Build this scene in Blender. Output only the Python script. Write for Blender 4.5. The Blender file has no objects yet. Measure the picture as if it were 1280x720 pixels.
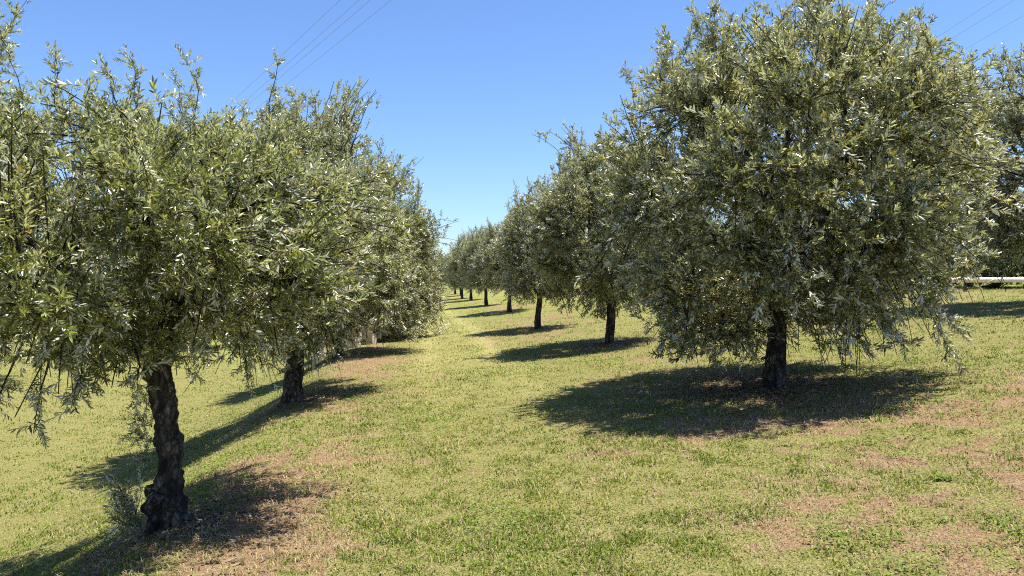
import bpy, math
import numpy as np

PI = math.pi
sc = bpy.context.scene
COL = sc.collection

# ------------------------------------------------------------------ noise
def _hash(ix, iy, iz, seed):
    h = (ix.astype(np.int64)*374761393 + iy.astype(np.int64)*668265263
         + iz.astype(np.int64)*2147483647 + seed*974711) & 0xFFFFFFFF
    h = ((h ^ (h >> 13))*1274126177) & 0xFFFFFFFF
    h = h ^ (h >> 16)
    return (h & 0xFFFFFF)/float(0xFFFFFF)

def noise3(p, seed=0):
    p = np.asarray(p, float)
    i = np.floor(p).astype(np.int64); f = p-i
    f = f*f*(3-2*f)
    r = 0
    for a in (0, 1):
        wa = f[..., 0] if a else 1-f[..., 0]
        for b in (0, 1):
            wb = f[..., 1] if b else 1-f[..., 1]
            for c in (0, 1):
                wc = f[..., 2] if c else 1-f[..., 2]
                r = r + wa*wb*wc*_hash(i[..., 0]+a, i[..., 1]+b, i[..., 2]+c, seed)
    return r*2-1

def fbm2(x, y, scale, octaves=4, seed=0):
    x = np.asarray(x, float); y = np.asarray(y, float)
    r = 0; a = 1.0; t = 0; s = scale
    for o in range(octaves):
        p = np.stack([x*s, y*s, np.zeros_like(x)+o*7.3], -1)
        r = r + a*noise3(p, seed+o); t += a; a *= .55; s *= 2.03
    return r/t

def sstep(x, a, b):
    t = np.clip((x-a)/(b-a), 0, 1)
    return t*t*(3-2*t)

# ------------------------------------------------------------------ terrain
AX = math.radians(7.23)            # the rows run 7 degrees left of the view
CA, SA = math.cos(AX), math.sin(AX)
def row_coords(x, y):              # across the rows, along the rows
    return x*CA + y*SA, -x*SA + y*CA
def from_row(X, u):
    return X*CA - u*SA, X*SA + u*CA

_tx = np.arange(-80, 80, .05)
_pz = np.interp(_tx, [-80, -40, -14, -9, -5, -3.6, -2.5, -1.75, -1.2, 0, 3.7, 7, 10, 13, 20, 80],
                [-.4, -.4, -.5, -.72, -1.0, -.95, -.62, -.12, -.02, 0, .37, .72, 1.02, 1.25, 1.32, 1.7])
_k = np.exp(-.5*(np.arange(-20, 21)*.05/.3)**2); _k /= _k.sum()
_pz = np.convolve(np.pad(_pz, 20, mode='edge'), _k, mode='valid')
def ground(x, y):
    x = np.asarray(x, float); y = np.asarray(y, float)
    X, u = row_coords(x, y)
    z = np.interp(X, _tx, _pz)
    z = z*(1-.55*sstep(u, 40, 120))
    z = z + .035*fbm2(x, y, .45, 3, 5)*sstep(u, -30, 0)
    hill = sstep(u + .25*np.abs(X), 170, 420)
    z = z + hill*(4 + 2*fbm2(x, y, .006, 2, 9))
    z = z + 1.0*sstep(-X, 6, 14)*sstep(u, 90, 150)
    return z
def gz(x, y):
    return float(ground(np.array([x]), np.array([y]))[0])

def lane(x, y):
    X, u = row_coords(x, y)
    t = np.exp(-((X-.35-.1*np.sin(u*.35))/.20)**2) + np.exp(-((X-1.55-.12*np.sin(u*.3+1))/.22)**2)
    return np.clip(((.55*t) + .42*np.exp(-((X-.9)/1.0)**4))*sstep(u, 5, 15)*(.9+.3*fbm2(x, y, 1.2, 3, 62)), 0, 1)

def bareness(x, y):
    """0 green turf .. 1 bare reddish soil; shared by the soil shader and the blades"""
    X, u = row_coords(x, y)
    b = .34*fbm2(x, y, .55, 3, 21) + .55*fbm2(x, y, 2.0, 3, 33) + .62*fbm2(x, y, 7, 3, 44) + .40*fbm2(x, y, 22, 2, 45)
    crest = np.exp(-((X+.98)/.52)**2)*(sstep(u, 1.5, 3.0)*(1-sstep(u, 6.2, 8.4))*.66 + .40*sstep(u, 8, 10))
    right = .26*np.exp(-((X-3.0)/1.9)**2)*np.exp(-((u-5.0)/2.4)**2)
    rowr = .24*np.exp(-((X-3.5)/.9)**2)*sstep(u, 6, 9)
    right2 = .20*sstep(X, 2.2, 3.4)*(1-sstep(u, 6.0, 8.5))
    track = .30*(np.exp(-((X-.35-.1*np.sin(u*.35))/.20)**2) + np.exp(-((X-1.55-.12*np.sin(u*.3+1))/.22)**2))*sstep(u, 9, 14)*(1-sstep(u, 60, 90))
    lawn = -.28*sstep(-X, 1.9, 2.8)
    mid = -.14*np.exp(-((X-.9)/.9)**2)
    return np.clip(.10 + b*.95 + crest + right + rowr + right2 + track + lawn + mid, 0, 1)

# ------------------------------------------------------------------ mesh helper
def mesh_obj(name, verts, loops, starts, mats, parent=None, matidx=None, smooth=False, fattr=None, pcol=None, pattr=None):
    me = bpy.data.meshes.new(name)
    verts = np.ascontiguousarray(verts, np.float32)
    loops = np.ascontiguousarray(loops, np.int32); starts = np.ascontiguousarray(starts, np.int32)
    me.vertices.add(len(verts)); me.vertices.foreach_set('co', verts.ravel())
    me.loops.add(len(loops)); me.loops.foreach_set('vertex_index', loops)
    me.polygons.add(len(starts)); me.polygons.foreach_set('loop_start', starts)
    for m in mats: me.materials.append(m)
    if matidx is not None:
        me.polygons.foreach_set('material_index', np.ascontiguousarray(matidx, np.int32))
    me.polygons.foreach_set('use_smooth', np.full(len(starts), smooth, bool))
    if fattr:
        for k, v in fattr.items():
            a = me.attributes.new(k, 'FLOAT', 'FACE'); a.data.foreach_set('value', np.ascontiguousarray(v, np.float32))
    if pattr:
        for k, v in pattr.items():
            a = me.attributes.new(k, 'FLOAT', 'POINT'); a.data.foreach_set('value', np.ascontiguousarray(v, np.float32))
    if pcol is not None:
        a = me.attributes.new('col', 'FLOAT_COLOR', 'POINT')
        a.data.foreach_set('color', np.ascontiguousarray(pcol, np.float32).ravel())
    me.update(calc_edges=True)
    o = bpy.data.objects.new(name, me); COL.objects.link(o)
    if parent is not None: o.parent = parent
    return o

class MB:
    """collects quads/tris of tubes into one mesh"""
    def __init__(s): s.v = []; s.l = []; s.n = []; s.c = 0
    def add(s, v, faces):
        v = np.asarray(v, float); s.v.append(v)
        for f in faces: s.l.extend([i+s.c for i in f]); s.n.append(len(f))
        s.c += len(v)
    def tube(s, path, radii, sides=8, bump=None, cap=True):
        P = np.asarray(path, float); n = len(P)
        T = np.gradient(P, axis=0); T /= np.linalg.norm(T, axis=1)[:, None]+1e-9
        ref = np.array([1, 0, 0]) if abs(T[0, 0]) < .8 else np.array([0, 1, 0])
        A = np.cross(T[0], ref); A /= np.linalg.norm(A)
        ang = np.arange(sides)*2*PI/sides
        V = np.zeros((n, sides, 3))
        for i in range(n):
            A = A - T[i]*np.dot(A, T[i]); A /= np.linalg.norm(A)+1e-9
            B = np.cross(T[i], A)
            V[i] = P[i] + radii[i]*(np.cos(ang)[:, None]*A + np.sin(ang)[:, None]*B)
        if bump is not None:
            C = P[:, None, :]; D = V-C; V = C + D*(1+bump(V, D))[..., None]
        i = np.arange(n-1)[:, None]*sides; j = np.arange(sides)[None]; k = (j+1) % sides
        q = np.stack([i+j, i+k, i+sides+k, i+sides+j], -1).reshape(-1, 4)
        base = s.c
        s.v.append(V.reshape(-1, 3)); s.l.extend((q+base).ravel().tolist()); s.n.extend([4]*len(q))
        if cap:
            s.l.extend([base+(n-1)*sides+x for x in range(sides)]); s.n.append(sides)
        s.c += n*sides
    def build(s, name, mats, parent=None, smooth=True):
        st = np.concatenate([[0], np.cumsum(s.n)[:-1]])
        return mesh_obj(name, np.concatenate(s.v), np.array(s.l), st, mats, parent, smooth=smooth)

# ------------------------------------------------------------------ materials
def newmat(name):
    m = bpy.data.materials.new(name); m.use_nodes = True
    nt = m.node_tree; nt.nodes.clear()
    return m, nt
class NT:
    def __init__(s, nt): s.nt = nt
    def n(s, typ, **kw):
        x = s.nt.nodes.new(typ)
        for k, v in kw.items():
            if k.startswith('_'): setattr(x, k[1:], v)
            else: x.inputs[k.replace('__', ' ')].default_value = v
        return x
    def l(s, a, b): s.nt.links.new(a, b)
    def ramp(s, fac, stops):
        r = s.nt.nodes.new('ShaderNodeValToRGB'); e = r.color_ramp.elements
        while len(e) < len(stops): e.new(.5)
        for k, (p, c) in zip(e, stops): k.position = p; k.color = (*c, 1)
        s.l(fac, r.inputs['Fac']); return r.outputs['Color']
    def mix(s, fac, a, b, blend='MIX'):
        m = s.nt.nodes.new('ShaderNodeMix'); m.data_type = 'RGBA'; m.blend_type = blend
        for sock, v in ((m.inputs[0], fac), (m.inputs[6], a), (m.inputs[7], b)):
            if hasattr(v, 'is_linked'): s.l(v, sock)
            elif isinstance(v, tuple): sock.default_value = (*v, 1)
            else: sock.default_value = v
        return m.outputs[2]

def leaf_material(name, top, under, young, translucent=.30, rough=.40, old=(.42, .25, .02)):
    m, nt = newmat(name); N = NT(nt)
    geo = N.n('ShaderNodeNewGeometry'); at = N.n('ShaderNodeAttribute', _attribute_name='rnd')
    up = N.ramp(at.outputs['Fac'], [(0, tuple(c*.55 for c in top)), (.50, top), (.86, young), (.990, tuple(c*1.15 for c in young)), (.994, old)])
    un = N.ramp(at.outputs['Fac'], [(0, tuple(c*.75 for c in under)), (.6, under), (.985, tuple(min(1, c*1.2) for c in under)), (.994, old)])
    colr = N.mix(geo.outputs['Backfacing'], up, un)
    p = N.n('ShaderNodeBsdfPrincipled'); p.inputs['Roughness'].default_value = rough
    p.inputs['Specular IOR Level'].default_value = .7
    N.l(colr, p.inputs['Base Color'])
    rr = N.n('ShaderNodeMapRange'); N.l(geo.outputs['Backfacing'], rr.inputs['Value'])
    rr.inputs['To Min'].default_value = rough; rr.inputs['To Max'].default_value = .6
    N.l(rr.outputs[0], p.inputs['Roughness'])
    t = N.n('ShaderNodeBsdfTranslucent')
    tc = N.mix(.55, young, colr); tc2 = N.mix(1.0, tc, (1.25, 1.25, .55), 'MULTIPLY')
    N.l(tc2, t.inputs['Color'])
    mx = N.n('ShaderNodeMixShader'); mx.inputs[0].default_value = translucent
    N.l(p.outputs[0], mx.inputs[1]); N.l(t.outputs[0], mx.inputs[2])
    o = N.n('ShaderNodeOutputMaterial'); N.l(mx.outputs[0], o.inputs['Surface'])
    return m

def bark_material(name, dark, light, scale=14, bump=.9):
    m, nt = newmat(name); N = NT(nt)
    tc = N.n('ShaderNodeTexCoord'); mp = N.n('ShaderNodeMapping'); mp.inputs['Scale'].default_value = (1, 1, .45)
    N.l(tc.outputs['Object'], mp.inputs['Vector'])
    a = N.n('ShaderNodeTexNoise', Scale=scale, Detail=8, Roughness=.68); N.l(mp.outputs[0], a.inputs['Vector'])
    b = N.n('ShaderNodeTexVoronoi', _feature='DISTANCE_TO_EDGE', Scale=scale*1.7); N.l(mp.outputs[0], b.inputs['Vector'])
    c = N.n('ShaderNodeTexNoise', Scale=3.1, Detail=3); N.l(tc.outputs['Object'], c.inputs['Vector'])
    col = N.ramp(a.outputs[0], [(.44, dark), (.55, tuple(.7*x+.3*y for x, y in zip(dark, light))), (.66, light)])
    crack = N.ramp(b.outputs[0], [(.0, (.22, .20, .18)), (.22, (1, 1, 1))])
    col = N.mix(1.0, col, crack, 'MULTIPLY')
    lich = N.ramp(c.outputs[0], [(.60, (0, 0, 0)), (.72, (1, 1, 1))])
    col = N.mix(lich, col, N.mix(.55, col, (.20, .19, .15)))
    h = N.n('ShaderNodeMath', _operation='MULTIPLY_ADD'); N.l(b.outputs[0], h.inputs[0]); h.inputs[1].default_value = .9; N.l(a.outputs[0], h.inputs[2])
    bm = N.n('ShaderNodeBump', Strength=bump, Distance=.045); N.l(h.outputs[0], bm.inputs['Height'])
    p = N.n('ShaderNodeBsdfPrincipled', Roughness=.92); N.l(col, p.inputs['Base Color']); N.l(bm.outputs[0], p.inputs['Normal'])
    o = N.n('ShaderNodeOutputMaterial'); N.l(p.outputs[0], o.inputs['Surface'])
    return m

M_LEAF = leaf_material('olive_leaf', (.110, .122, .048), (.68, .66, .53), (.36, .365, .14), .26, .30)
M_LEAF_YOUNG = leaf_material('olive_leaf_fresh', (.098, .114, .034), (.66, .645, .50), (.345, .365, .11), .28, .28)
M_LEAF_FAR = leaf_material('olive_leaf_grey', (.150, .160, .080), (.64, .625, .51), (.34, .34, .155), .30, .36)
M_BARK = bark_material('olive_bark', (.015, .011, .008), (.29, .235, .175))
M_TWIG = bark_material('olive_twig', (.10, .095, .08), (.26, .245, .20), 30, .3)
M_CUT = bark_material('cut_wood', (.14, .10, .065), (.34, .25, .16), 40, .4)

def soil_material():
    m, nt = newmat('turf_soil'); N = NT(nt)
    tc = N.n('ShaderNodeTexCoord')
    bare = N.n('ShaderNodeAttribute', _attribute_name='bare')
    near = N.n('ShaderNodeAttribute', _attribute_name='near')
    n1 = N.n('ShaderNodeTexNoise', Scale=.55, Detail=5, Roughness=.6); N.l(tc.outputs['Object'], n1.inputs['Vector'])
    n2 = N.n('ShaderNodeTexNoise', Scale=9, Detail=6, Roughness=.7); N.l(tc.outputs['Object'], n2.inputs['Vector'])
    n3 = N.n('ShaderNodeTexNoise', Scale=85, Detail=4, Roughness=.75); N.l(tc.outputs['Object'], n3.inputs['Vector'])
    soil = N.ramp(n3.outputs[0], [(.30, (.075, .043, .024)), (.5, (.225, .140, .078)), (.68, (.37, .275, .16))])
    thatch = N.ramp(n3.outputs[0], [(.30, (.050, .052, .014)), (.48, (.16, .155, .048)), (.66, (.36, .31, .13))])
    far = N.ramp(n2.outputs[0], [(.28, (.10, .13, .028)), (.48, (.165, .18, .042)), (.70, (.26, .24, .08))])
    far = N.mix(N.ramp(n1.outputs[0], [(.35, (0, 0, 0)), (.65, (1, 1, 1))]), far, N.mix(.5, far, (.28, .25, .085)))
    g = N.mix(near.outputs['Fac'], far, thatch)
    w = N.n('ShaderNodeMath', _operation='MULTIPLY_ADD'); N.l(n2.outputs[0], w.inputs[0]); w.inputs[1].default_value = .5; N.l(bare.outputs['Fac'], w.inputs[2])
    w2 = N.n('ShaderNodeMath', _operation='MULTIPLY_ADD'); N.l(n3.outputs[0], w2.inputs[0]); w2.inputs[1].default_value = .45; N.l(w.outputs[0], w2.inputs[2])
    f = N.ramp(w2.outputs[0], [(.90, (0, 0, 0)), (1.08, (1, 1, 1))])
    col = N.mix(f, g, soil)
    la = N.n('ShaderNodeAttribute', _attribute_name='lane')
    lf = N.n('ShaderNodeMath', _operation='MULTIPLY'); N.l(la.outputs['Fac'], lf.inputs[0]); lf.inputs[1].default_value = .75
    col = N.mix(lf.outputs[0], col, N.mix(n2.outputs[0], (.25, .255, .075), (.38, .345, .14)))
    bm = N.n('ShaderNodeBump', Strength=.8, Distance=.015); N.l(n3.outputs[0], bm.inputs['Height'])
    p = N.n('ShaderNodeBsdfPrincipled', Roughness=.95); p.inputs['Specular IOR Level'].default_value = .070
    N.l(col, p.inputs['Base Color']); N.l(bm.outputs[0], p.inputs['Normal'])
    o = N.n('ShaderNodeOutputMaterial'); N.l(p.outputs[0], o.inputs['Surface'])
    return m

def blade_material(name, tr=.35):
    m, nt = newmat(name); N = NT(nt)
    at = N.n('ShaderNodeAttribute', _attribute_name='col')
    p = N.n('ShaderNodeBsdfPrincipled', Roughness=.55); p.inputs['Specular IOR Level'].default_value = .15
    N.l(at.outputs['Color'], p.inputs['Base Color'])
    t = N.n('ShaderNodeBsdfTranslucent'); N.l(at.outputs['Color'], t.inputs['Color'])
    mx = N.n('ShaderNodeMixShader'); mx.inputs[0].default_value = tr
    N.l(p.outputs[0], mx.inputs[1]); N.l(t.outputs[0], mx.inputs[2])
    o = N.n('ShaderNodeOutputMaterial'); N.l(mx.outputs[0], o.inputs['Surface'])
    return m

def simple_material(name, c0, c1, scale, rough=.8, bump=.3):
    m, nt = newmat(name); N = NT(nt)
    tc = N.n('ShaderNodeTexCoord'); a = N.n('ShaderNodeTexNoise', Scale=scale, Detail=6, Roughness=.65)
    N.l(tc.outputs['Object'], a.inputs['Vector'])
    col = N.ramp(a.outputs[0], [(.3, c0), (.7, c1)])
    bm = N.n('ShaderNodeBump', Strength=bump, Distance=.01); N.l(a.outputs[0], bm.inputs['Height'])
    p = N.n('ShaderNodeBsdfPrincipled', Roughness=rough); N.l(col, p.inputs['Base Color']); N.l(bm.outputs[0], p.inputs['Normal'])
    o = N.n('ShaderNodeOutputMaterial'); N.l(p.outputs[0], o.inputs['Surface'])
    return m

M_BLADE = blade_material('grass_blade')
M_STONE = simple_material('pale_stone', (.36, .30, .24), (.62, .54, .46), 9)
M_RAIL = simple_material('pinkish_white_paint', (.70, .58, .53), (.82, .74, .70), 5, .6, .15)
M_POST = simple_material('weathered_post', (.07, .055, .045), (.14, .11, .09), 12)
M_CABLE = simple_material('cable_sheath', (.22, .23, .26), (.32, .33, .36), 3, .5, 0)

# ------------------------------------------------------------------ things
def tag(o, label, cat, group=None):
    o['label'] = label; o['category'] = cat
    if group: o['group'] = group
    return o
def empty(name, loc, rz=0):
    o = bpy.data.objects.new(name, None); COL.objects.link(o)
    o.location = loc; o.rotation_euler = (0, 0, rz); o.empty_display_size = .3
    return o
def copy_thing(src, loc, rz, scale=(1, 1, 1)):
    r = src.copy(); COL.objects.link(r); r.location = loc; r.rotation_euler = (0, 0, rz); r.scale = scale
    for ch in src.children:
        c = ch.copy(); COL.objects.link(c); c.parent = r
        for g in ch.children:
            d = g.copy(); COL.objects.link(d); d.parent = c
    return r

# ------------------------------------------------------------------ twigs and trees
def unit(v):
    return v/(np.linalg.norm(v, axis=-1, keepdims=True)+1e-9)

def leaf_geo(p, ld, nn, L, w, lod, rng):
    y = np.cross(nn, ld)
    curl = rng.uniform(-.05, .16)*L; fold = w*.22
    def pt(a, s): return p + ld*(a*L) + y*(s*w*.5) - nn*(curl*a*a) + nn*(abs(s)*fold*.5)
    if lod == 0:
        v = [pt(0, 0), pt(.32, -1), pt(.32, 0), pt(.32, 1), pt(.68, -.85), pt(.68, 0), pt(.68, .85), pt(1, 0)]
        f = [(0, 1, 2), (0, 2, 3), (1, 4, 5, 2), (2, 5, 6, 3), (4, 7, 5), (5, 7, 6)]
    elif lod == 1:
        v = [pt(0, 0), pt(.35, -1), pt(.72, -.8), pt(1, 0), pt(.72, .8), pt(.35, 1)]
        f = [(0, 1, 2, 3), (0, 3, 4, 5)]
    else:
        v = [pt(0, 0), pt(.5, -1), pt(1, 0), pt(.5, 1)]
        f = [(0, 1, 2), (0, 2, 3)]
    return v, f

def make_twig(length, lod, rng, leafL, leafW, spacing, sparse=0.0):
    V = []; F = []; mat = []; lid = []
    bend = rng.normal(0, .16, 2)*length
    def stem(t): return np.array([bend[0]*t*t, bend[1]*t*t, t*length])
    rs = .0022 if lod == 0 else (.003 if lod == 1 else .006)
    sides = 3; ts = np.linspace(0, 1, 4)
    for t in ts:
        r = rs*(1-.7*t)
        for k in range(sides):
            a = k*2*PI/sides; V.append(stem(t)+np.array([r*math.cos(a), r*math.sin(a), 0]))
    for i in range(3):
        for k in range(sides):
            k2 = (k+1) % sides
            F.append((i*3+k, i*3+k2, i*3+3+k2, i*3+3+k)); mat.append(1); lid.append(-1)
    n = 0; s = spacing*.7; az = rng.uniform(0, PI)
    while s < length:
        t = s/length; p = stem(t)
        for side in (0, 1):
            if rng.random() < sparse: continue
            a = az + side*PI + rng.normal(0, .3)
            e = math.radians(rng.uniform(30, 78))*(1-.40*t)
            ld = np.array([math.sin(e)*math.cos(a), math.sin(e)*math.sin(a), math.cos(e)])
            nn = np.array([-math.cos(e)*math.cos(a), -math.cos(e)*math.sin(a), math.sin(e)])
            q = rng.normal(0, .75); yv = np.cross(nn, ld)
            nn = nn*math.cos(q)+yv*math.sin(q)
            sc_ = rng.uniform(.7, 1.12)*(1-.35*max(0, t-.75)/.25)*(.75+.25*min(1, t/.2))
            v, f = leaf_geo(p, ld, nn, leafL*sc_, leafW*sc_*rng.uniform(.85, 1.15), lod, rng)
            o = len(V); V.extend(v)
            for ff in f: F.append(tuple(i+o for i in ff)); mat.append(0); lid.append(n)
            n += 1
        az += PI/2 + rng.normal(0, .2); s += spacing*rng.uniform(.8, 1.2)
    nf = np.array([len(f) for f in F])
    return dict(v=np.array(V), loops=np.concatenate([np.array(f) for f in F]), n=nf,
                mat=np.array(mat), lid=np.array(lid), nl=n)

def scatter_twigs(name, twigs, pos, dirs, scales, rng, parent, mats):
    pos = np.asarray(pos); dirs = unit(np.asarray(dirs)); scales = np.asarray(scales)
    which = rng.integers(0, len(twigs), len(pos))
    VV = []; LL = []; NN = []; MM = []; RR = []; base = 0
    for k, tw in enumerate(twigs):
        s = np.where(which == k)[0]
        if not len(s): continue
        d = dirs[s]; m = len(s)
        ref = unit(rng.normal(size=(m, 3)))
        a = unit(np.cross(d, ref)); b = np.cross(d, a)
        R = np.stack([a, b, d], -1)
        v = np.einsum('mij,nj->mni', R, tw['v'])*scales[s][:, None, None] + pos[s][:, None, :]
        nv = len(tw['v'])
        off = base + np.arange(m)*nv
        VV.append(v.reshape(-1, 3)); LL.append((tw['loops'][None]+off[:, None]).ravel())
        NN.append(np.tile(tw['n'], m)); MM.append(np.tile(tw['mat'], m))
        tone = np.clip(rng.normal(0, .13, (m, 1)), -.3, .3)
        rl = np.clip(rng.random((m, max(1, tw['nl'])))*.92 + tone*.8, .0, .985)
        rare = rng.random(rl.shape) < .0035
        rl = np.where(rare, 1.0, rl)
        lid = tw['lid'].copy(); lid[lid < 0] = 0
        RR.append(rl[:, lid].ravel())
        base += m*nv
    n = np.concatenate(NN); st = np.concatenate([[0], np.cumsum(n)[:-1]])
    return mesh_obj(name, np.concatenate(VV), np.concatenate(LL), st, mats, parent,
                    matidx=np.concatenate(MM), fattr={'rnd': np.concatenate(RR)})

def bez(p0, p1, p2, n):
    t = np.linspace(0, 1, n)[:, None]
    return (1-t)**2*p0 + 2*t*(1-t)*p1 + t*t*p2

def trunk_bump(seed, amp, lump):
    def f(V, D):
        b = amp*noise3(V*np.array([9, 9, 5]), seed) + amp*.6*noise3(V*np.array([22, 22, 14]), seed+1)
        l = np.maximum(0, noise3(V*np.array([6.5, 6.5, 7]), seed+2)-.10)*lump
        b = b + amp*1.1*(.45-np.abs(noise3(V*np.array([13, 13, 4.5]), seed+8))*1.5) + amp*.55*noise3(V*np.array([48, 48, 34]), seed+4) + amp*.7*np.abs(noise3(V*np.array([17, 17, 12]), seed+6))
        return b + l
    return f

def olive_tree(seed, trunk_h, trunk_r, C, R, n_cl, per, lod, leafL, leafW, spacing, lean=(0, 0), gnarl=.10, lump=0.0,
               shoots=0, shoot_len=1.0, hang=(), extra=(), inner=.42, twig_len=.155, bot=-.85, flare=.9, mleaf=None, sprays=(), nlimb=6, noise_amp=.30, drop_far=0.0):
    """returns an Empty > trunk, branches, crown; C and R: centre and radii of the crown envelope, relative to the base"""
    rng = np.random.default_rng(seed)
    root = empty('olive_tree', (0, 0, 0))
    C = np.array(C, float); R = np.array(R, float)
    fork = np.array([lean[0], lean[1], trunk_h])
    # trunk
    n = (130, 50, 10)[lod]
    t = np.linspace(0, 1, n)
    path = np.stack([lean[0]*t**1.5 + .03*np.sin(t*5+seed)*trunk_h*(lod < 2)*t*(1-t)*2, lean[1]*t**1.5 + .03*np.cos(t*4+seed)*t*(1-t)*2, -.18 + t*(trunk_h+.18)], -1)
    path[:, :2] -= path[0, :2]
    rad = trunk_r*(1 - .18*t + flare*np.exp(-t*trunk_h/.13) + .10*sstep(t, .9, 1)*(lump > .5))
    tb = MB()
    tb.tube(path, rad, (84, 36, 9)[lod], trunk_bump(seed, gnarl, lump))
    if lod == 0:
        for k in range(6):
            a = k*2*PI/6+rng.uniform(-.3, .3)
            d = np.array([math.cos(a), math.sin(a), 0])
            p0 = np.array([0, 0, .10])+d*trunk_r*.8; p2 = d*(trunk_r*rng.uniform(1.9, 3.2)) + np.array([0, 0, -.10])
            tb.tube(bez(p0, p0+d*trunk_r*.7+np.array([0, 0, -.02]), p2, 8), np.linspace(trunk_r*.42, trunk_r*.10, 8), 20, trunk_bump(seed+k, .30, lump*.5))
    fork = path[-1]
    # limbs
    bb = MB(); nodes = []; ndir = []
    def put(p, r0, r1, sides):
        bb.tube(p, np.linspace(r0, r1, len(p)), sides, None, False)
    for k in range(nlimb):
        az = k*2*PI/nlimb + rng.uniform(-.35, .35); el = rng.uniform(.05, .5) if k % 2 else rng.uniform(.6, 1.2)
        d = np.array([math.cos(az)*math.cos(el), math.sin(az)*math.cos(el), math.sin(el)])
        tip = C + d*R*np.array([.68, .68, .66])
        mid = fork*.55 + tip*.45 + np.array([0, 0, .18*R[2]])*rng.uniform(.2, 1.2) + rng.normal(0, .10, 3)
        p = bez(fork - np.array([0, 0, .06]), mid, tip, 12)
        p[2:] += rng.normal(0, .018, (10, 3))
        bb.tube(p, trunk_r*.42*(1-np.linspace(0, 1, 12))**.8 + .008, 9 if lod < 2 else 5, trunk_bump(seed+k, .10, 0) if lod < 2 else None, False)
        nodes.append(p[3:]);
        for q in range(4):
            i = rng.integers(4, 11); st = p[i]
            d2 = unit(d + rng.normal(0, .8, 3)); tip2 = C + unit(unit((st-C)/R)*.6 + d2)*R*rng.uniform(.55, .85)
            p2 = bez(st, .5*(st+tip2)+rng.normal(0, .12, 3)+np.array([0, 0, .1]), tip2, 8)
            put(p2, .020 if lod < 2 else .026, .007, 6 if lod < 2 else 4); nodes.append(p2[2:])
    nodes = np.concatenate(nodes)
    pos = []; dirs = []; scl = []
    # clusters of twigs
    cand = unit(rng.normal(size=(n_cl, 3)))
    cand[:, 2] = np.where(cand[:, 2] < bot, bot+(cand[:, 2]-bot)*.4, cand[:, 2])
    s = inner + (1-inner)*rng.random(n_cl)**.52
    nz = noise3(cand*1.9+seed, seed)*noise_amp + noise3(cand*4.3, seed+3)*noise_amp*.5
    pts = C + cand*R*(s*(1+nz))[:, None]
    cfrac = s
    for d, r in extra:           # clumps that stick out of the envelope
        m = max(3, int(r*26)); q = C + np.array(d)*R
        pts = np.concatenate([pts, q+rng.normal(0, r*.5, (m, 3))]); cfrac = np.concatenate([cfrac, np.ones(m)])
    zmin = C[2]-R[2]*1.05
    for p, fr in zip(pts, cfrac):
        dd = np.linalg.norm((nodes-p)*np.array([1, 1, .8]), axis=1) + .15*rng.random(len(nodes))
        nb = nodes[np.argmin(dd)]
        L = np.linalg.norm(p-nb)
        if L < .05: continue
        out = unit((p-C)/R)
        if out[2] < -.2: out = unit(out*np.array([1, 1, .35]))
        mid = .5*(nb+p)+np.array([0, 0, .12*L+.02])+rng.normal(0, .06*L, 3)
        pb = bez(nb, mid, p, 6)
        put(pb, .0065 if lod < 2 else .011, .003, 4 if lod < 2 else 3)
        tdir = unit(pb[-1]-pb[-3])
        m = max(2, int(rng.normal(per, per*.25)))
        for _ in range(m):
            tt = rng.uniform(.35, 1.0); x = pb[min(5, int(tt*5))] + rng.normal(0, .05, 3)*(R.mean()/1.6)
            droop = rng.uniform(-.10, .50) if p[2] < C[2]-.4*R[2] else (.55 if p[2] > C[2]+.3*R[2] else .30)
            d = unit(tdir*.30 + out*.50 + np.array([0, 0, droop]) + rng.normal(0, .58, 3))
            pos.append(x); dirs.append(d); scl.append(rng.uniform(.75, 1.25))
    # upright water shoots on top
    for k in range(shoots):
        a = rng.uniform(0, 2*PI); q = rng.random()**.6*.85
        b0 = C + np.array([math.cos(a)*q*R[0], math.sin(a)*q*R[1], R[2]*math.sqrt(max(.05, 1-q*q))*.86])
        shoot(b0, rng.uniform(.16, .62)*shoot_len, unit(np.array([rng.normal(0, .22), rng.normal(0, .22), 1])), bb, pos, dirs, scl, rng, lod)
    for b0, ln, d in sprays:
        shoot(np.array(b0, float), ln, unit(np.array(d, float)), bb, pos, dirs, scl, rng, lod)
    # hanging sprays
    for h in hang:
        b0 = np.array(h[0], float); e = np.array(h[1], float)
        nb = nodes[np.argmin(np.linalg.norm(nodes-b0, axis=1))]
        p1 = bez(nb, .5*(nb+b0)+np.array([0, 0, .1]), b0, 6); put(p1, .009, .006, 5)
        p2 = bez(b0, .5*(b0+e)+np.array([0, 0, .07]), e, 9); put(p2, .006, .002, 4)
        m = h[2] if len(h) > 2 else 14
        for i in range(m):
            x = p2[rng.integers(1, 9)]; dirs.append(unit(unit(e-b0)*.7+rng.normal(0, .5, 3)+np.array([0, 0, -.25]))); pos.append(x); scl.append(rng.uniform(.7, 1.1))
    twigs = [make_twig(twig_len*rng.uniform(.75, 1.2), lod, rng, leafL, leafW, spacing, .10) for _ in range(12)]
    tr = tb.build('trunk', [M_BARK], root)
    br = bb.build('branches', [M_BARK if lod < 2 else M_BARK], root)
    cr = scatter_twigs('crown', twigs, pos, dirs, scl, rng, root, [mleaf or M_LEAF, M_TWIG])
    return root

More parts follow.
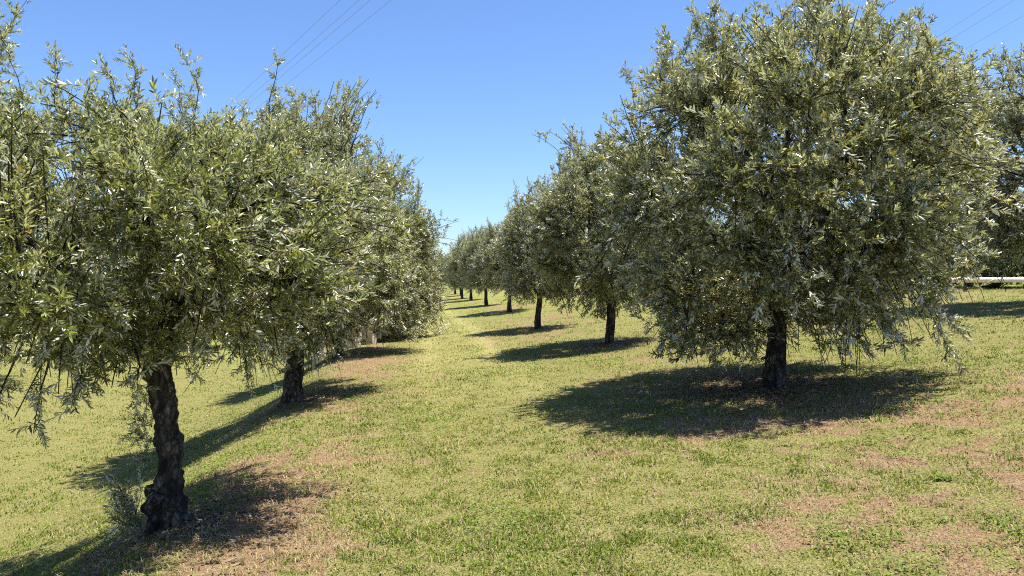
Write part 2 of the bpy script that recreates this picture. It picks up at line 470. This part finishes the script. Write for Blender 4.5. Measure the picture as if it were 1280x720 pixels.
def shoot(b0, ln, d, bb, pos, dirs, scl, rng, lod):
    n = 9; t = np.linspace(0, 1, n)[:, None]
    side = unit(rng.normal(size=3)*np.array([1, 1, .3])); p = b0 + d*(t*ln) + side*(t*t*ln*rng.uniform(.05, .38)) + .012*np.sin(t*9+rng.uniform(0, 6))
    bb.tube(p, np.linspace(.0038 if lod < 2 else .008, .0016, n), 4, None, False)
    m = max(7, int(ln*rng.uniform(38, 70)))
    for i in range(m):
        q = rng.random()**.72; k = min(n-1, int(q*(n-1)))
        dd = unit(d*.55 + rng.normal(0, .60, 3)); pos.append(p[k]); dirs.append(dd); scl.append(rng.uniform(.38, .95)*(1.05-.25*q))
    pos.append(p[-1]-d*.03); dirs.append(unit(p[-1]-p[-3])); scl.append(.6)

def place(o, x, y, rz=0, scale=(1, 1, 1)):
    o.location = (x, y, gz(x, y)); o.rotation_euler = (0, 0, rz); o.scale = scale
    return o

GR = 'olive trees of the right row'; GL = 'olive trees of the left row'

# --- right-hand row, nearest: the big round tree
t1 = olive_tree(11, .95, .105, (.15, .05, 1.84), (2.05, 2.2, 2.04), 1750, 7, 1, .063, .0170, .0150, lean=(.04, 0), gnarl=.09, lump=.25,
                shoots=60, inner=.38, twig_len=.15, noise_amp=.15, flare=.25, bot=-.70,
                hang=[((1.15, -.6, 1.05), (1.45, -.75, .36), 26), ((.8, -.5, .95), (1.05, -.6, .50), 24), ((1.0, -.9, .95), (1.42, -1.0, .58), 18),
                      ((.55, -.8, 1.0), (.8, -1.0, .56), 20), ((1.45, -.3, 1.1), (1.55, -.35, .62), 16), ((-.9, -.6, 1.1), (-1.0, -.8, .8), 7), ((-.4, -.9, 1.05), (-.45, -1.1, .72), 6)],
                extra=[((1.12, -.1, .25), .30), ((1.0, 0, -.45), .3), ((-.95, .1, -.35), .3)])
tag(place(t1, 2.73, 8.2), 'largest round-crowned olive tree, right foreground, standing over its own dark shadow', 'olive tree', GR)

t2 = olive_tree(23, .78, .085, (-.10, 0, 1.92), (1.50, 1.5, 1.62), 1200, 7, 1, .062, .0185, .017, lean=(.03, 0), gnarl=.08, lump=.1,
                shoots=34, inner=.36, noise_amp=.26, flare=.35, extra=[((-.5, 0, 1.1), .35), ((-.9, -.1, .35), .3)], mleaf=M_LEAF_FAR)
tag(place(t2, 1.75, 14.1), 'olive tree with leafy pointed top, second along the right row, beside the large round one', 'olive tree', GR)

# --- left-hand row, nearest: broad low crown on a knotty trunk
l1 = olive_tree(37, 1.12, .080, (-.42, .05, 1.84), (1.88, 1.68, .92), 1500, 8, 0, .047, .0112, .0118, lean=(-.05, .0), gnarl=.24, lump=1.1,
                shoots=12, shoot_len=.55, inner=.28, twig_len=.135, noise_amp=.33, mleaf=M_LEAF_YOUNG, flare=.75, nlimb=7,
                hang=[((-.12, -.8, 1.10), (-.10, -.95, .93), 6), ((-.32, -.8, 1.1), (-.30, -.95, .80), 10), ((-.55, -.75, 1.1), (-.58, -.9, .76), 12),
                      ((-.75, -.6, 1.1), (-.78, -.8, .80), 10), ((.05, -.5, 1.1), (.08, -.6, .98), 6), ((.45, .1, 1.15), (.48, .1, .92), 8)],
                extra=[((.95, .25, -.25), .35), ((.8, .5, .35), .35), ((-.45, -.4, .85), .35), ((.55, -.6, -.35), .3)],
                sprays=[((-.42, -.5, 2.45), .48, (.0, 0, 1)), ((.05, -.5, 2.45), .42, (.05, 0, 1)), ((.38, -.5, 2.45), .52, (.1, 0, 1)), ((.30, -.4, 2.45), .40, (-.1, 0, 1)),
                        ((.75, -.4, 2.42), .52, (.2, 0, 1)), ((-.62, -.5, 2.45), .85, (-.05, 0, 1)), ((-.80, -.5, 2.45), .9, (.12, 0, 1)), ((-.95, -.4, 2.45), .9, (.05, .1, 1)),
                        ((-.70, -.6, 2.4), .6, (.1, -.1, 1)), ((-1.2, -.5, 2.4), .8, (-.05, 0, 1))])
place(l1, -2.22, 5.09)
tag(l1, 'nearest olive tree with knotty leaning trunk and broad low crown, left foreground', 'olive tree', GL)
def basal(root):
    rng = np.random.default_rng(5); stems = []; pos = []; dirs = []; scl = []
    for b0, ln, d in [((-.13, -.12, .02), .34, (-.35, -.1, 1)), ((-.15, -.10, .03), .25, (-.6, -.2, 1)), ((-.12, -.14, .0), .30, (-.2, -.1, 1)), ((-.16, -.08, .02), .2, (-.8, -.1, .8)),
                      ((-.10, -.02, .42), .10, (-.9, -.1, .6)), ((-.10, -.03, .55), .11, (-.8, -.2, .8)), ((-.11, -.02, .65), .10, (-.8, -.1, .7)), ((-.1, -.03, .78), .16, (-.75, -.1, .9)), ((-.13, -.13, .0), .22, (-.5, -.6, .8))]:
        bb = MB(); stems.append(bb); shoot(np.array(b0), ln, unit(np.array(d)), bb, pos, dirs, scl, rng, 0)
        for k in range(9): pos.append(np.array(b0)+unit(np.array(d))*ln*rng.uniform(.05, .7)); dirs.append(np.array(d)+rng.normal(0, .5, 3)); scl.append(rng.uniform(.35, .65))
    tw = [make_twig(.20, 0, rng, .044, .012, .016, .05) for _ in range(5)]
    o = scatter_twigs('basal_shoots', tw, pos, dirs, scl, rng, root, [M_LEAF, M_TWIG])
    for bb in stems: bb.build('stem', [M_TWIG], o)
basal(l1)
def knots(root):
    for a, z, r, k in [(-1.9, .20, .040, .13), (-.95, .19, .042, .14), (-2.7, .24, .04, .13), (-1.7, .66, .032, .085), (-2.3, .98, .035, .08)]:
        m = MB()
        d = np.array([math.cos(a), math.sin(a), .15]); c = np.array([-.07*(z/1.16)**1.5, 0, z])
        p = np.array([c+d*k*q for q in (.35, .7, .9, 1.0, 1.08)])
        m.tube(p, [r*1.2, r*1.15, r*1.0, r*.75, r*.3], 28, trunk_bump(int(z*100), .5, .9))
        m.build('burl', [M_BARK], root)
knots(l1)

l2 = olive_tree(41, .95, .125, (-.05, .15, 2.02), (1.62, 2.0, 1.85), 1400, 7, 1, .060, .0175, .0165, lean=(.02, 0), gnarl=.09, lump=.25,
                shoots=34, inner=.36, noise_amp=.24, flare=.4, extra=[((.55, -.2, 1.05), .35), ((.45, .3, 1.2), .3), ((-.8, -.3, -.75), .35), ((-.5, -.6, -.8), .3)])
tag(place(l2, -2.88, 10.4), 'second olive tree of the left row, straight brown trunk just behind the nearest', 'olive tree', GL)

l3 = olive_tree(53, .55, .13, (.30, 0, 2.08), (1.88, 1.7, 2.08), 1600, 7, 1, .064, .020, .018, gnarl=.08, lump=.2, shoots=40, inner=.36, noise_amp=.22,
                extra=[((.75, -.1, .85), .35), ((.85, -.3, -.72), .45), ((.95, -.2, -.5), .45), ((1.0, 0, -.15), .4), ((1.05, 0, .25), .4), ((.35, .1, 1.1), .3)], flare=.3, bot=-.74)
tag(place(l3, -3.65, 16.5), 'dense dark olive tree of the left row with crown bulging over the grass lane', 'olive tree', GL)

# --- prototypes for the far ones
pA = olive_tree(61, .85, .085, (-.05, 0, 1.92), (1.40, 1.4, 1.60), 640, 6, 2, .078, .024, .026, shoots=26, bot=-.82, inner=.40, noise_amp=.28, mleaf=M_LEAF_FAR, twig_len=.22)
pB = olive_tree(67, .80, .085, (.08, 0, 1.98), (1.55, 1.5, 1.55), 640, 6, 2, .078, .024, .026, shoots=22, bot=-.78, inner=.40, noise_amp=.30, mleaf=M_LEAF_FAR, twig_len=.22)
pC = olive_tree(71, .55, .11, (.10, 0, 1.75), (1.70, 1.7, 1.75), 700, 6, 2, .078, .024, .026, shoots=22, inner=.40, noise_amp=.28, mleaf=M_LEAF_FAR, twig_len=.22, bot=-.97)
P = [pA, pB, pC]; used = [False]*3
_rng = np.random.default_rng(99)
def far_tree(k, x, y, label, group, s=1.0, rz=None):
    rz = _rng.uniform(0, 6.28) if rz is None else rz
    sc_ = (s*_rng.uniform(.93, 1.08), s*_rng.uniform(.93, 1.08), s*_rng.uniform(.92, 1.08))
    if not used[k]:
        o = P[k]; used[k] = True; place(o, x, y, rz, sc_)
    else:
        o = copy_thing(P[k], (x, y, gz(x, y)), rz, sc_)
    o.rotation_euler = (_rng.normal(0, .05), _rng.normal(0, .05), rz)
    return tag(o, label, 'olive tree', group)

for i, (k, x, y, s, lab) in enumerate([
        (0, .63, 19.5, .90, 'third olive tree along the right row, trunk ringed by a wide oval shadow'),
        (1, -.09, 28.3, .92, 'fourth olive tree along the right row, small crown over a short dark trunk'),
        (0, -1.16, 35.8, .98, 'fifth olive tree along the right row, dark straight trunk casting a long shadow'),
        (1, -2.38, 45.6, 1.0, 'sixth olive tree along the right row, thin trunk in the middle distance'),
        (0, -3.2, 50.5, .9, 'seventh olive tree along the right row, close behind the sixth')]):
    o = far_tree(k, x, y, lab, GR, s)
    if i == 0: o.rotation_euler = (.02, -.10, 2.2)
for i, u in enumerate([59, 66, 86, 94, 102, 111, 120, 129, 138]):
    x, y = from_row(3.4+_rng.normal(0, .25), u)
    far_tree(i % 2, x, y, 'tiny far olive tree past the seventh, at the end of the right row', GR, _rng.uniform(.80, .98))
l4 = olive_tree(83, .45, .11, (.34, -.1, 1.35), (1.72, 1.7, 1.80), 1100, 7, 1, .068, .022, .020, shoots=24, inner=.36, noise_amp=.16, flare=.3, bot=-.99,
                extra=[((.8, -.3, -.75), .4), ((.9, -.1, -.5), .4), ((.6, -.5, -.85), .4), ((.95, 0, -.1), .4), ((.9, .2, -.85), .4)])
tag(place(l4, -3.85, 20.5), 'low olive tree of the left row, foliage reaching the grass at the lane edge', 'olive tree', GL)
for u in (31, 40, 60, 82, 104, 126):
    x, y = from_row(-1.7, u)
    far_tree(int(u) % 2, x, y, 'far olive tree at the lane end, mostly hidden behind the low leafy left one', GL, .92)

# --- further rows on the right
G2 = 'olive trees behind the right row'
def row2(k, X, u, lab, s=1.0):
    x, y = from_row(X, u); far_tree(k, x, y, lab, G2, s)
x2, y2 = 9.45, 13.6
far_tree(0, x2, y2, 'dark dense olive tree cut by the right edge, in front of the low rail', G2, 1.22, 2.0)
row2(1, 10.0, 37, 'slim olive tree seen below the gap between the two nearest right-hand crowns')
for X, u in [(10.2, 20.5), (10.0, 28.2), (10.2, 45), (10, 54), (10, 64), (10, 76), (16.5, 29), (16.5, 37), (16.8, 46), (16.5, 56), (16.5, 70), (23, 40), (23, 52), (16.8, 22), (22.5, 31), (23, 66), (29, 46), (29, 60)]:
    row2(int(u) % 3, X, u, 'background olive tree showing only in gaps behind the right row crowns')

# --- second row far left
for x, y, s, lab in [(-12.0, 16.8, 1.0, 'dark olive tree at the left edge, behind low hanging branches'),
                     (-11.0, 27, 1.0, 'background olive tree past the left lawn, showing only below the left crowns'),
                     (-12.5, 38, 1.0, 'background olive tree past the left lawn, showing only below the left crowns')]:
    far_tree(2, x, y, lab, 'olive trees beyond the left lawn', s)

# ------------------------------------------------------------------ far wood on the rise
def round_tree(seed, h, r):
    rng = np.random.default_rng(seed); root = empty('broadleaf_tree', (0, 0, 0))
    tb = MB(); tb.tube(bez(np.array([0, 0, -.3]), np.array([.1, 0, h*.3]), np.array([0, 0, h*.62]), 8), np.linspace(.28, .1, 8), 8)
    pos = []; dirs = []
    for k in range(9):
        c = np.array([rng.normal(0, r*.42), rng.normal(0, r*.42), h*rng.uniform(.45, .86)]); q = r*rng.uniform(.4, .62)
        tb.tube(bez(np.array([0, 0, h*.35]), .5*c, c, 6), np.linspace(.12, .03, 6), 5)
        d = unit(rng.normal(size=(110, 3))); pos.append(c+d*q*(.6+.4*rng.random((110, 1)))); dirs.append(d+rng.normal(0, .5, (110, 3)))
    tw = [make_twig(.9, 2, rng, .42, .24, .16, .05) for _ in range(5)]
    tb.build('trunk', [M_BARK], root)
    scatter_twigs('crown', tw, np.concatenate(pos), np.concatenate(dirs), rng.uniform(.8, 1.2, 990), rng, root, [M_WOOD, M_TWIG])
    return root
M_WOOD = leaf_material('broadleaf', (.030, .052, .016), (.05, .07, .03), (.045, .07, .018), .2)
pw = round_tree(3, 10, 4.2)
first = True
spots = [(-34.0, 300, 1.0, 'dark rounded tree standing highest on the skyline above the far end of the lane')]
for i in range(18):
    spots.append((-68+i*3.6+_rng.normal(0, 1.5), 330+_rng.uniform(-12, 25), _rng.uniform(.62, .8), 'dark tree of the far wood on the skyline beyond the lane'))
for x, y, s, lab in spots:
    if abs(x+34.0) < 3 and not first: continue
    o = pw if first else copy_thing(pw, (0, 0, 0), 0)
    first = False
    place(o, x, y, _rng.uniform(0, 6), (s, s, s)); tag(o, lab, 'tree', 'trees of the far wood')

# ------------------------------------------------------------------ ground sheet
def axis(lo, hi, a, b, step, grow):
    core = np.arange(a, b+step*.5, step); r = [core]
    s = step; v = core[-1]; up = []
    while v < hi: s *= grow; v += s; up.append(v)
    s = step; v = core[0]; dn = []
    while v > lo: s *= grow; v -= s; dn.append(v)
    return np.concatenate([np.array(dn[::-1]), core, np.array(up)])
xs = axis(-900, 900, -7, 8, .07, 1.10); ys = axis(-60, 1500, 2.5, 17, .07, 1.08)
GX, GY = np.meshgrid(xs, ys)
GZ = ground(GX, GY)
nx, ny = len(xs), len(ys)
i = np.arange(ny-1)[:, None]*nx; j = np.arange(nx-1)[None]
q = np.stack([i+j, i+j+1, i+nx+j+1, i+nx+j], -1).reshape(-1, 4)
bare = bareness(GX.ravel(), GY.ravel())
dist = np.hypot(GX, GY).ravel()
near = 1-sstep(dist, 16, 38)
bare = bare*(1-.75*sstep(dist, 60, 120))
g = mesh_obj('ground', np.stack([GX.ravel(), GY.ravel(), GZ.ravel()], -1), q.ravel(), np.arange(len(q))*4, [soil_material()],
             smooth=True, pattr={'bare': bare, 'near': near, 'lane': lane(GX.ravel(), GY.ravel())})
g['kind'] = 'structure'

# ------------------------------------------------------------------ grass blades
def grass(name, N, seed, dry=False, dmin=2.4, dmax=42.):
    rng = np.random.default_rng(seed)
    d = dmin*(dmax/dmin)**(rng.random(N)); th = rng.uniform(-.86, .86, N)
    x = d*np.sin(th); y = d*np.cos(th)
    b = bareness(x, y)
    if dry: keep = rng.random(N) < (.25+.75*sstep(b, .08, .4))*(1-.75*sstep(b, .62, .95))
    else: keep = rng.random(N) < (1.04-1.0*sstep(b, .12, .62))*(.60+.9*fbm2(x, y, 8, 2, 91)) + .06
    x, y, d, b = x[keep], y[keep], d[keep], b[keep]; n = len(x)
    X, u = row_coords(x, y)
    patch = fbm2(x, y, 1.4, 3, 71); fine = fbm2(x, y, 6, 2, 81)
    f = (d/4.0)**.62
    w = (.0050 if not dry else .0034)*f*rng.uniform(.7, 1.4, n)
    h = (.027 if not dry else .032)*rng.uniform(.4, 1.5, n)*(1+.9*np.clip(patch*.7+fine*1.1, -.6, 1.2))*1.0
    az = rng.uniform(0, 2*PI, n); lean = np.abs(rng.normal(1.0, .38, n)) if not dry else rng.uniform(1.05, 1.5, n)
    lean = np.clip(lean, .1, 1.5)
    dx, dy = np.cos(az), np.sin(az)
    z = ground(x, y) + (-.003 if not dry else rng.uniform(0, .012, n))
    sx, sy = -dy, dx
    P0 = np.stack([x, y, z], -1); S = np.stack([sx, sy, np.zeros(n)], -1)*w[:, None]*.5
    m = np.stack([dx*np.sin(lean*.55), dy*np.sin(lean*.55), np.cos(lean*.55)], -1)*(h*.55)[:, None]
    e = np.stack([dx*np.sin(lean*1.25), dy*np.sin(lean*1.25), np.cos(lean*1.25)], -1)*(h*.5)[:, None]
    P1 = P0+m; P2 = P1+e
    V = np.stack([P0-S, P0+S, P1+S*.85, P1-S*.85, P2], 1).reshape(-1, 3)
    o = np.arange(n)*5
    loops = np.stack([o, o+1, o+2, o+3, o+3, o+2, o+4], -1).ravel()
    st = np.stack([np.arange(n)*7, np.arange(n)*7+4], -1).ravel()
    r = rng.random(n)[:, None]; r2 = rng.random(n)
    if dry:
        c = np.array([.34, .26, .12])*(1-r)+np.array([.60, .49, .27])*r
        c = np.where((r2 < .25)[:, None], np.array([.33, .22, .125])*(.7+.5*r), c)
    else:
        green = np.array([.052, .098, .009])*(1-r)+np.array([.222, .300, .028])*r
        lush = np.clip(.48+patch*1.35+fine*.35+np.where(X < -2.2, .48+.34*np.sin(X*2.1+.4*np.sin(u*.3)), 0), 0, 1)[:, None]
        yel = np.array([.335, .34, .055])*(.7+.5*r)
        c = green*lush+(.62*green+.38*yel)*(1-lush)
        pdry = .07+.35*b+.12*np.clip(-patch, 0, 1)+.55*lane(x, y)
        c = np.where((r2 < pdry)[:, None], np.array([.54, .43, .19])*(.6+.5*r), c)
    c = np.concatenate([c, np.ones((n, 1))], 1)
    ob = mesh_obj(name, V, loops, st, [M_BLADE], pcol=np.repeat(c, 5, 0))
    ob['kind'] = 'stuff'
    return ob
grass('grass', 800000, 1)
grass('dry_clippings', 260000, 2, dry=True, dmax=26.)

# low clover and tiny weeds in the turf
def clover(N, seed):
    rng = np.random.default_rng(seed)
    d = 2.4*(16/2.4)**(rng.random(N)); th = rng.uniform(-.8, .8, N)
    x = d*np.sin(th); y = d*np.cos(th)
    b = bareness(x, y); k = fbm2(x, y, 1.1, 3, 55)+.5*fbm2(x, y, 5, 2, 56)
    keep = (rng.random(N) < sstep(k, .05, .5)) & (b < .75)
    x, y, d = x[keep], y[keep], d[keep]; n = len(x)
    s = rng.uniform(.0035, .0075, n)*(d/4)**.4; az = rng.uniform(0, 2*PI, n)
    z = ground(x, y)+rng.uniform(.012, .04, n)
    nrm = unit(np.stack([rng.normal(0, .45, n), rng.normal(0, .45, n), np.ones(n)], -1))
    a = unit(np.cross(nrm, np.stack([np.cos(az), np.sin(az), np.zeros(n)], -1))); bvec = np.cross(nrm, a)
    Pc = np.stack([x, y, z], -1)
    ang = np.arange(5)*2*PI/5
    V = Pc[:, None]+s[:, None, None]*(np.cos(ang)[None, :, None]*a[:, None]+1.4*np.sin(ang)[None, :, None]*bvec[:, None])
    r = rng.random(n)[:, None]
    c = np.array([.11, .165, .025])*(1-r)+np.array([.27, .33, .06])*r
    c = np.concatenate([c, np.ones((n, 1))], 1)
    ob = mesh_obj('clover', V.reshape(-1, 3), np.arange(n*5), np.arange(n)*5, [M_BLADE], pcol=np.repeat(c, 5, 0))
    ob['kind'] = 'stuff'
clover(170000, 6)

def litter(N, seed):
    rng = np.random.default_rng(seed); xs_ = []; ys_ = []
    for cx, cy, r, k in ((-2.2, 5.1, 1.1, .22), (-2.7, 10.2, 1.4, .15), (2.5, 8.2, 1.7, .4), (1.7, 14.1, 1.4, .13), (-3.4, 16.3, 1.5, .1)):
        m = int(N*k); a = rng.uniform(0, 2*PI, m); q = np.abs(rng.normal(0, r*.65, m)); xs_.append(cx+q*np.cos(a)); ys_.append(cy+q*np.sin(a))
    x = np.concatenate(xs_); y = np.concatenate(ys_); n = len(x); az = rng.uniform(0, 2*PI, n); L = rng.uniform(.018, .032, n); wd = L*rng.uniform(.2, .3, n)
    d = np.stack([np.cos(az), np.sin(az), rng.normal(0, .22, n)], -1); sd = np.stack([-np.sin(az), np.cos(az), rng.normal(0, .35, n)], -1)
    P0 = np.stack([x, y, ground(x, y)+rng.uniform(.006, .022, n)], -1)
    V = np.stack([P0-d*L[:, None], P0-sd*wd[:, None], P0+d*L[:, None], P0+sd*wd[:, None]], 1).reshape(-1, 3)
    tw = rng.random(n) < .012
    L = np.where(tw, rng.uniform(.05, .16, n), L); wd = np.where(tw, .0035, wd)
    V = np.stack([P0-d*L[:, None], P0-sd*wd[:, None], P0+d*L[:, None], P0+sd*wd[:, None]], 1).reshape(-1, 3)
    r = rng.random((n, 1)); c = np.array([.10, .065, .04])*(1-r)+np.array([.34, .27, .19])*r
    ob = mesh_obj('leaf_litter', V, np.arange(n*4), np.arange(n)*4, [M_BLADE], pcol=np.repeat(np.concatenate([c, np.ones((n, 1))], 1), 4, 0)); ob['kind'] = 'stuff'
litter(26000, 9)

def weed(x, y, r, n, seed, label):
    rng = np.random.default_rng(seed); V = []; L = []; C = []; o = 0; st = []
    for k in range(n):
        az = rng.uniform(0, 2*PI); ln = r*rng.uniform(.5, 1.1); el = rng.uniform(.05, .5)
        d = np.array([math.cos(az), math.sin(az), 0]); s = np.array([-d[1], d[0], 0])*ln*.16
        p0 = np.array([rng.normal(0, r*.35), rng.normal(0, r*.35), .004]); nseg = 4
        c = np.array([.17, .23, .04])*rng.uniform(.7, 1.5)
        for q in range(nseg+1):
            t = q/nseg; w = math.sin(min(1, t*1.05+.12)*PI)**.7
            pc = p0+d*ln*t*math.cos(el*(1-t*.7))+np.array([0, 0, ln*.75*math.sin(el)*math.sin(t*1.9)])
            V += [pc-s*w+np.array([0, 0, .12*ln*w*.3]), pc, pc+s*w+np.array([0, 0, .12*ln*w*.3])]; C += [c]*3
        for q in range(nseg):
            a = o+q*3
            for f in ((a, a+1, a+4, a+3), (a+1, a+2, a+5, a+4)): st.append(len(L)); L += f
        o += (nseg+1)*3
    ob = mesh_obj('weed', V, L, st, [M_BLADE], pcol=np.concatenate([np.array(C), np.ones((len(C), 1))], 1))
    ob.location = (x, y, gz(x, y)); tag(ob, label, 'weed', 'broad-leaved weeds in the turf')
weed(2.03, 5.8, .05, 22, 1, 'small pale leafy weed in the turf below the big right tree shadow')
weed(2.55, 4.62, .06, 26, 2, 'larger bright green weed patch low in the right foreground')
weed(1.62, 3.93, .055, 20, 3, 'leafy green weed at the bottom edge, right of the middle')
weed(2.95, 5.6, .035, 12, 4, 'tiny grassy weed tuft farthest to the right')

# ------------------------------------------------------------------ pale rail on stub posts, right edge
def box(mb, c, h, rz=0, bev=.0):
    x, y, z = h; v = np.array([(sx*x, sy*y, sz*z) for sz in (-1, 1) for sy in (-1, 1) for sx in (-1, 1)], float)
    cr, sr = math.cos(rz), math.sin(rz)
    v = np.stack([v[:, 0]*cr-v[:, 1]*sr, v[:, 0]*sr+v[:, 1]*cr, v[:, 2]], -1)+np.array(c)
    mb.add(v, [(0, 2, 3, 1), (4, 5, 7, 6), (0, 1, 5, 4), (2, 6, 7, 3), (0, 4, 6, 2), (1, 3, 7, 5)])
rx, ry = 13.0, 18.5
rail = empty('low_rail', (rx, ry, gz(rx, ry)), math.radians(1.5))
tag(rail, 'long low pinkish-white rail on stub posts at the right edge behind the trees', 'rail')
zr = 1.50-gz(rx, ry)
m = MB(); m.tube(np.array([[-2.75, 0, zr], [-1, 0, zr+.004], [1, 0, zr], [3.7, 0, zr+.006]]), [.060]*4, 16); m.build('bar', [M_RAIL], rail)
for px in (-2.4, .95, 3.1):
    m = MB(); m.tube(np.array([[px, 0, -.1], [px, 0, zr*.5], [px, 0, zr-.055]]), [.035, .033, .032], 10, trunk_bump(3, .08, 0)); m.build('post', [M_POST], rail)

# bushes behind the rail
def bush(seed, r, h):
    rng = np.random.default_rng(seed); bb = MB(); pos = []; dirs = []
    for k in range(26):
        a = rng.uniform(0, 2*PI); q = r*rng.random()**.5*.8
        tip = np.array([math.cos(a)*q, math.sin(a)*q, h*rng.uniform(.5, 1)*(1-.4*(q/r)**2)])
        p = bez(np.array([0, 0, -.05]), np.array([tip[0]*.7, tip[1]*.7, tip[2]*.4]), tip, 7); bb.tube(p, np.linspace(.015, .005, 7), 5)
        for i in range(20):
            pos.append(p[rng.integers(2, 7)]+rng.normal(0, .1, 3)); dirs.append(unit(tip*.6+rng.normal(0, .7, 3)))
    root = bb.build('bush', [M_BARK])
    tw = [make_twig(.34, 2, rng, .10, .045, .05, .1) for _ in range(6)]
    scatter_twigs('foliage', tw, pos, dirs, rng.uniform(.8, 1.2, len(pos)), rng, root, [M_BUSH, M_TWIG])
    return root
M_BUSH = leaf_material('bush_leaf', (.045, .08, .018), (.08, .11, .035), (.10, .15, .025), .35)
b0 = bush(4, 1.3, 1.7)
for k, (x, y, s) in enumerate([(12.6, 20.6, 1.0), (14.0, 20.4, 1.12), (11.2, 21.0, .95), (15.4, 20.8, 1.2), (9.9, 21.6, 1.0), (13.3, 22.0, 1.35), (16.6, 21.2, 1.25), (8.5, 22.4, 1.0)]):
    o = b0 if k == 0 else copy_thing(b0, (0, 0, 0), 0)
    place(o, x, y, k*1.3, (s, s, s)); tag(o, 'green leafy bush in the hedge behind the pale low rail', 'bush', 'bushes behind the rail')

# pale stones by the third left tree
def stone(name, c, h, seed, label):
    n1, n2 = 10, 14; V = []
    rng = np.random.default_rng(seed)
    for i in range(n1+1):
        ph = PI*i/n1
        for j in range(n2):
            a = 2*PI*j/n2; d = np.array([math.sin(ph)*math.cos(a), math.sin(ph)*math.sin(a), math.cos(ph)])
            d = np.sign(d)*np.abs(d)**.45; V.append(d)
    V = np.array(V); V *= (1+.12*noise3(V*1.3+seed, seed)+.05*noise3(V*4, seed))[:, None]; V *= np.array(h)
    F = [(i*n2+j, i*n2+(j+1) % n2, (i+1)*n2+(j+1) % n2, (i+1)*n2+j)[::-1] for i in range(n1) for j in range(n2)]
    mb = MB(); mb.add(V, F); o = mb.build(name, [M_STONE], smooth=False)
    o.location = (c[0], c[1], gz(*c)+h[2]*.7); o.rotation_euler = (0, 0, rng.uniform(-.3, .3)); tag(o, label, 'stone block', 'pale stones near the left row')
stone('stone_block', (-4.55, 18.6), (.15, .12, .34), 1, 'upright pale stone block left of the dark third left trunk')
stone('stone_block', (-3.72, 18.5), (.17, .14, .30), 2, 'squat pinkish pale stone block right of the dark third left trunk')
stone('stone_block', (-3.42, 18.9), (.15, .13, .28), 3, 'pale stone block nearest the low leafy tree by the lane')

# ------------------------------------------------------------------ overhead cables
def cable(vx, lat, h, label, group, r=.0045):
    a = math.atan2(vx-640, 985); d = np.array([math.sin(a), math.cos(a)]); nrm = np.array([math.cos(a), -math.sin(a)])
    s = np.linspace(-25, 130, 60)
    sag = .9*((s-52)/78)**2-.9
    P = np.stack([d[0]*s+nrm[0]*lat, d[1]*s+nrm[1]*lat, 1.5+h+0*sag], -1)
    c = MB(); c.tube(P, [r]*60, 6); o = c.build('overhead_cable', [M_CABLE]); tag(o, label, 'cable', group)
for lat, lab in [(6.4, 'leftmost of the four thin cables crossing the upper left sky'), (6.81, 'second from left of the four thin cables in the upper left sky'),
                 (7.05, 'third from left of the four thin cables in the upper left sky'), (7.5, 'rightmost of the four thin cables crossing the upper left sky')]:
    cable(55, lat, 7.0, lab, 'overhead cables on the left')
for lat, lab in [(12.4, 'uppermost thin cable in the top right corner of the sky'), (12.95, 'middle thin cable in the top right corner of the sky'), (14.0, 'lowest thin cable in the top right corner of the sky')]:
    cable(700, lat, 8.0, lab, 'overhead cables on the right')

# ------------------------------------------------------------------ camera, light, sky
cam = bpy.data.cameras.new('camera'); co = bpy.data.objects.new('camera', cam); COL.objects.link(co)
cam.sensor_width = 36; cam.lens = 36*985/1280; cam.clip_end = 4000; cam.clip_start = .05
co.location = (0, 0, 1.5); co.rotation_euler = (math.radians(90-.58), 0, 0)
sc.camera = co
sc.cycles.use_denoising = False; sc.cycles.filter_width = 1.1

EL, AZ = math.radians(73), math.radians(84)
sun = bpy.data.lights.new('sun', 'SUN'); sun.energy = 5.0; sun.angle = math.radians(.5); sun.color = (1, .955, .87)
so = bpy.data.objects.new('sun', sun); COL.objects.link(so)
so.rotation_euler = (PI/2-EL, 0, PI-AZ)       # the lamp shines along its -Z
from mathutils import Vector
so.rotation_euler = Vector((-math.cos(EL)*math.sin(AZ), -math.cos(EL)*math.cos(AZ), -math.sin(EL))).to_track_quat('-Z', 'Y').to_euler()

w = bpy.data.worlds.new('World'); sc.world = w; w.use_nodes = True
nt = w.node_tree; nt.nodes.clear()
sky = nt.nodes.new('ShaderNodeTexSky'); sky.sky_type = 'NISHITA'; sky.sun_disc = False
sky.sun_elevation = EL; sky.sun_rotation = AZ; sky.air_density = 1.0; sky.dust_density = .3; sky.ozone_density = 2.5
bg = nt.nodes.new('ShaderNodeBackground'); bg.inputs['Strength'].default_value = .070
out = nt.nodes.new('ShaderNodeOutputWorld')
tint = nt.nodes.new('ShaderNodeMix'); tint.data_type = 'RGBA'; tint.blend_type = 'MULTIPLY'; tint.inputs[0].default_value = 1
tint.inputs[7].default_value = (.88, 1.07, 1.38, 1); nt.links.new(sky.outputs[0], tint.inputs[6])      # a clear deep-blue noon sky
nt.links.new(tint.outputs[2], bg.inputs['Color']); nt.links.new(bg.outputs[0], out.inputs['Surface'])

sc.view_settings.view_transform = 'Standard'; sc.view_settings.look = 'None'
sc.view_settings.exposure = 1.05; sc.view_settings.gamma = 1; sc.view_settings.use_curve_mapping = False
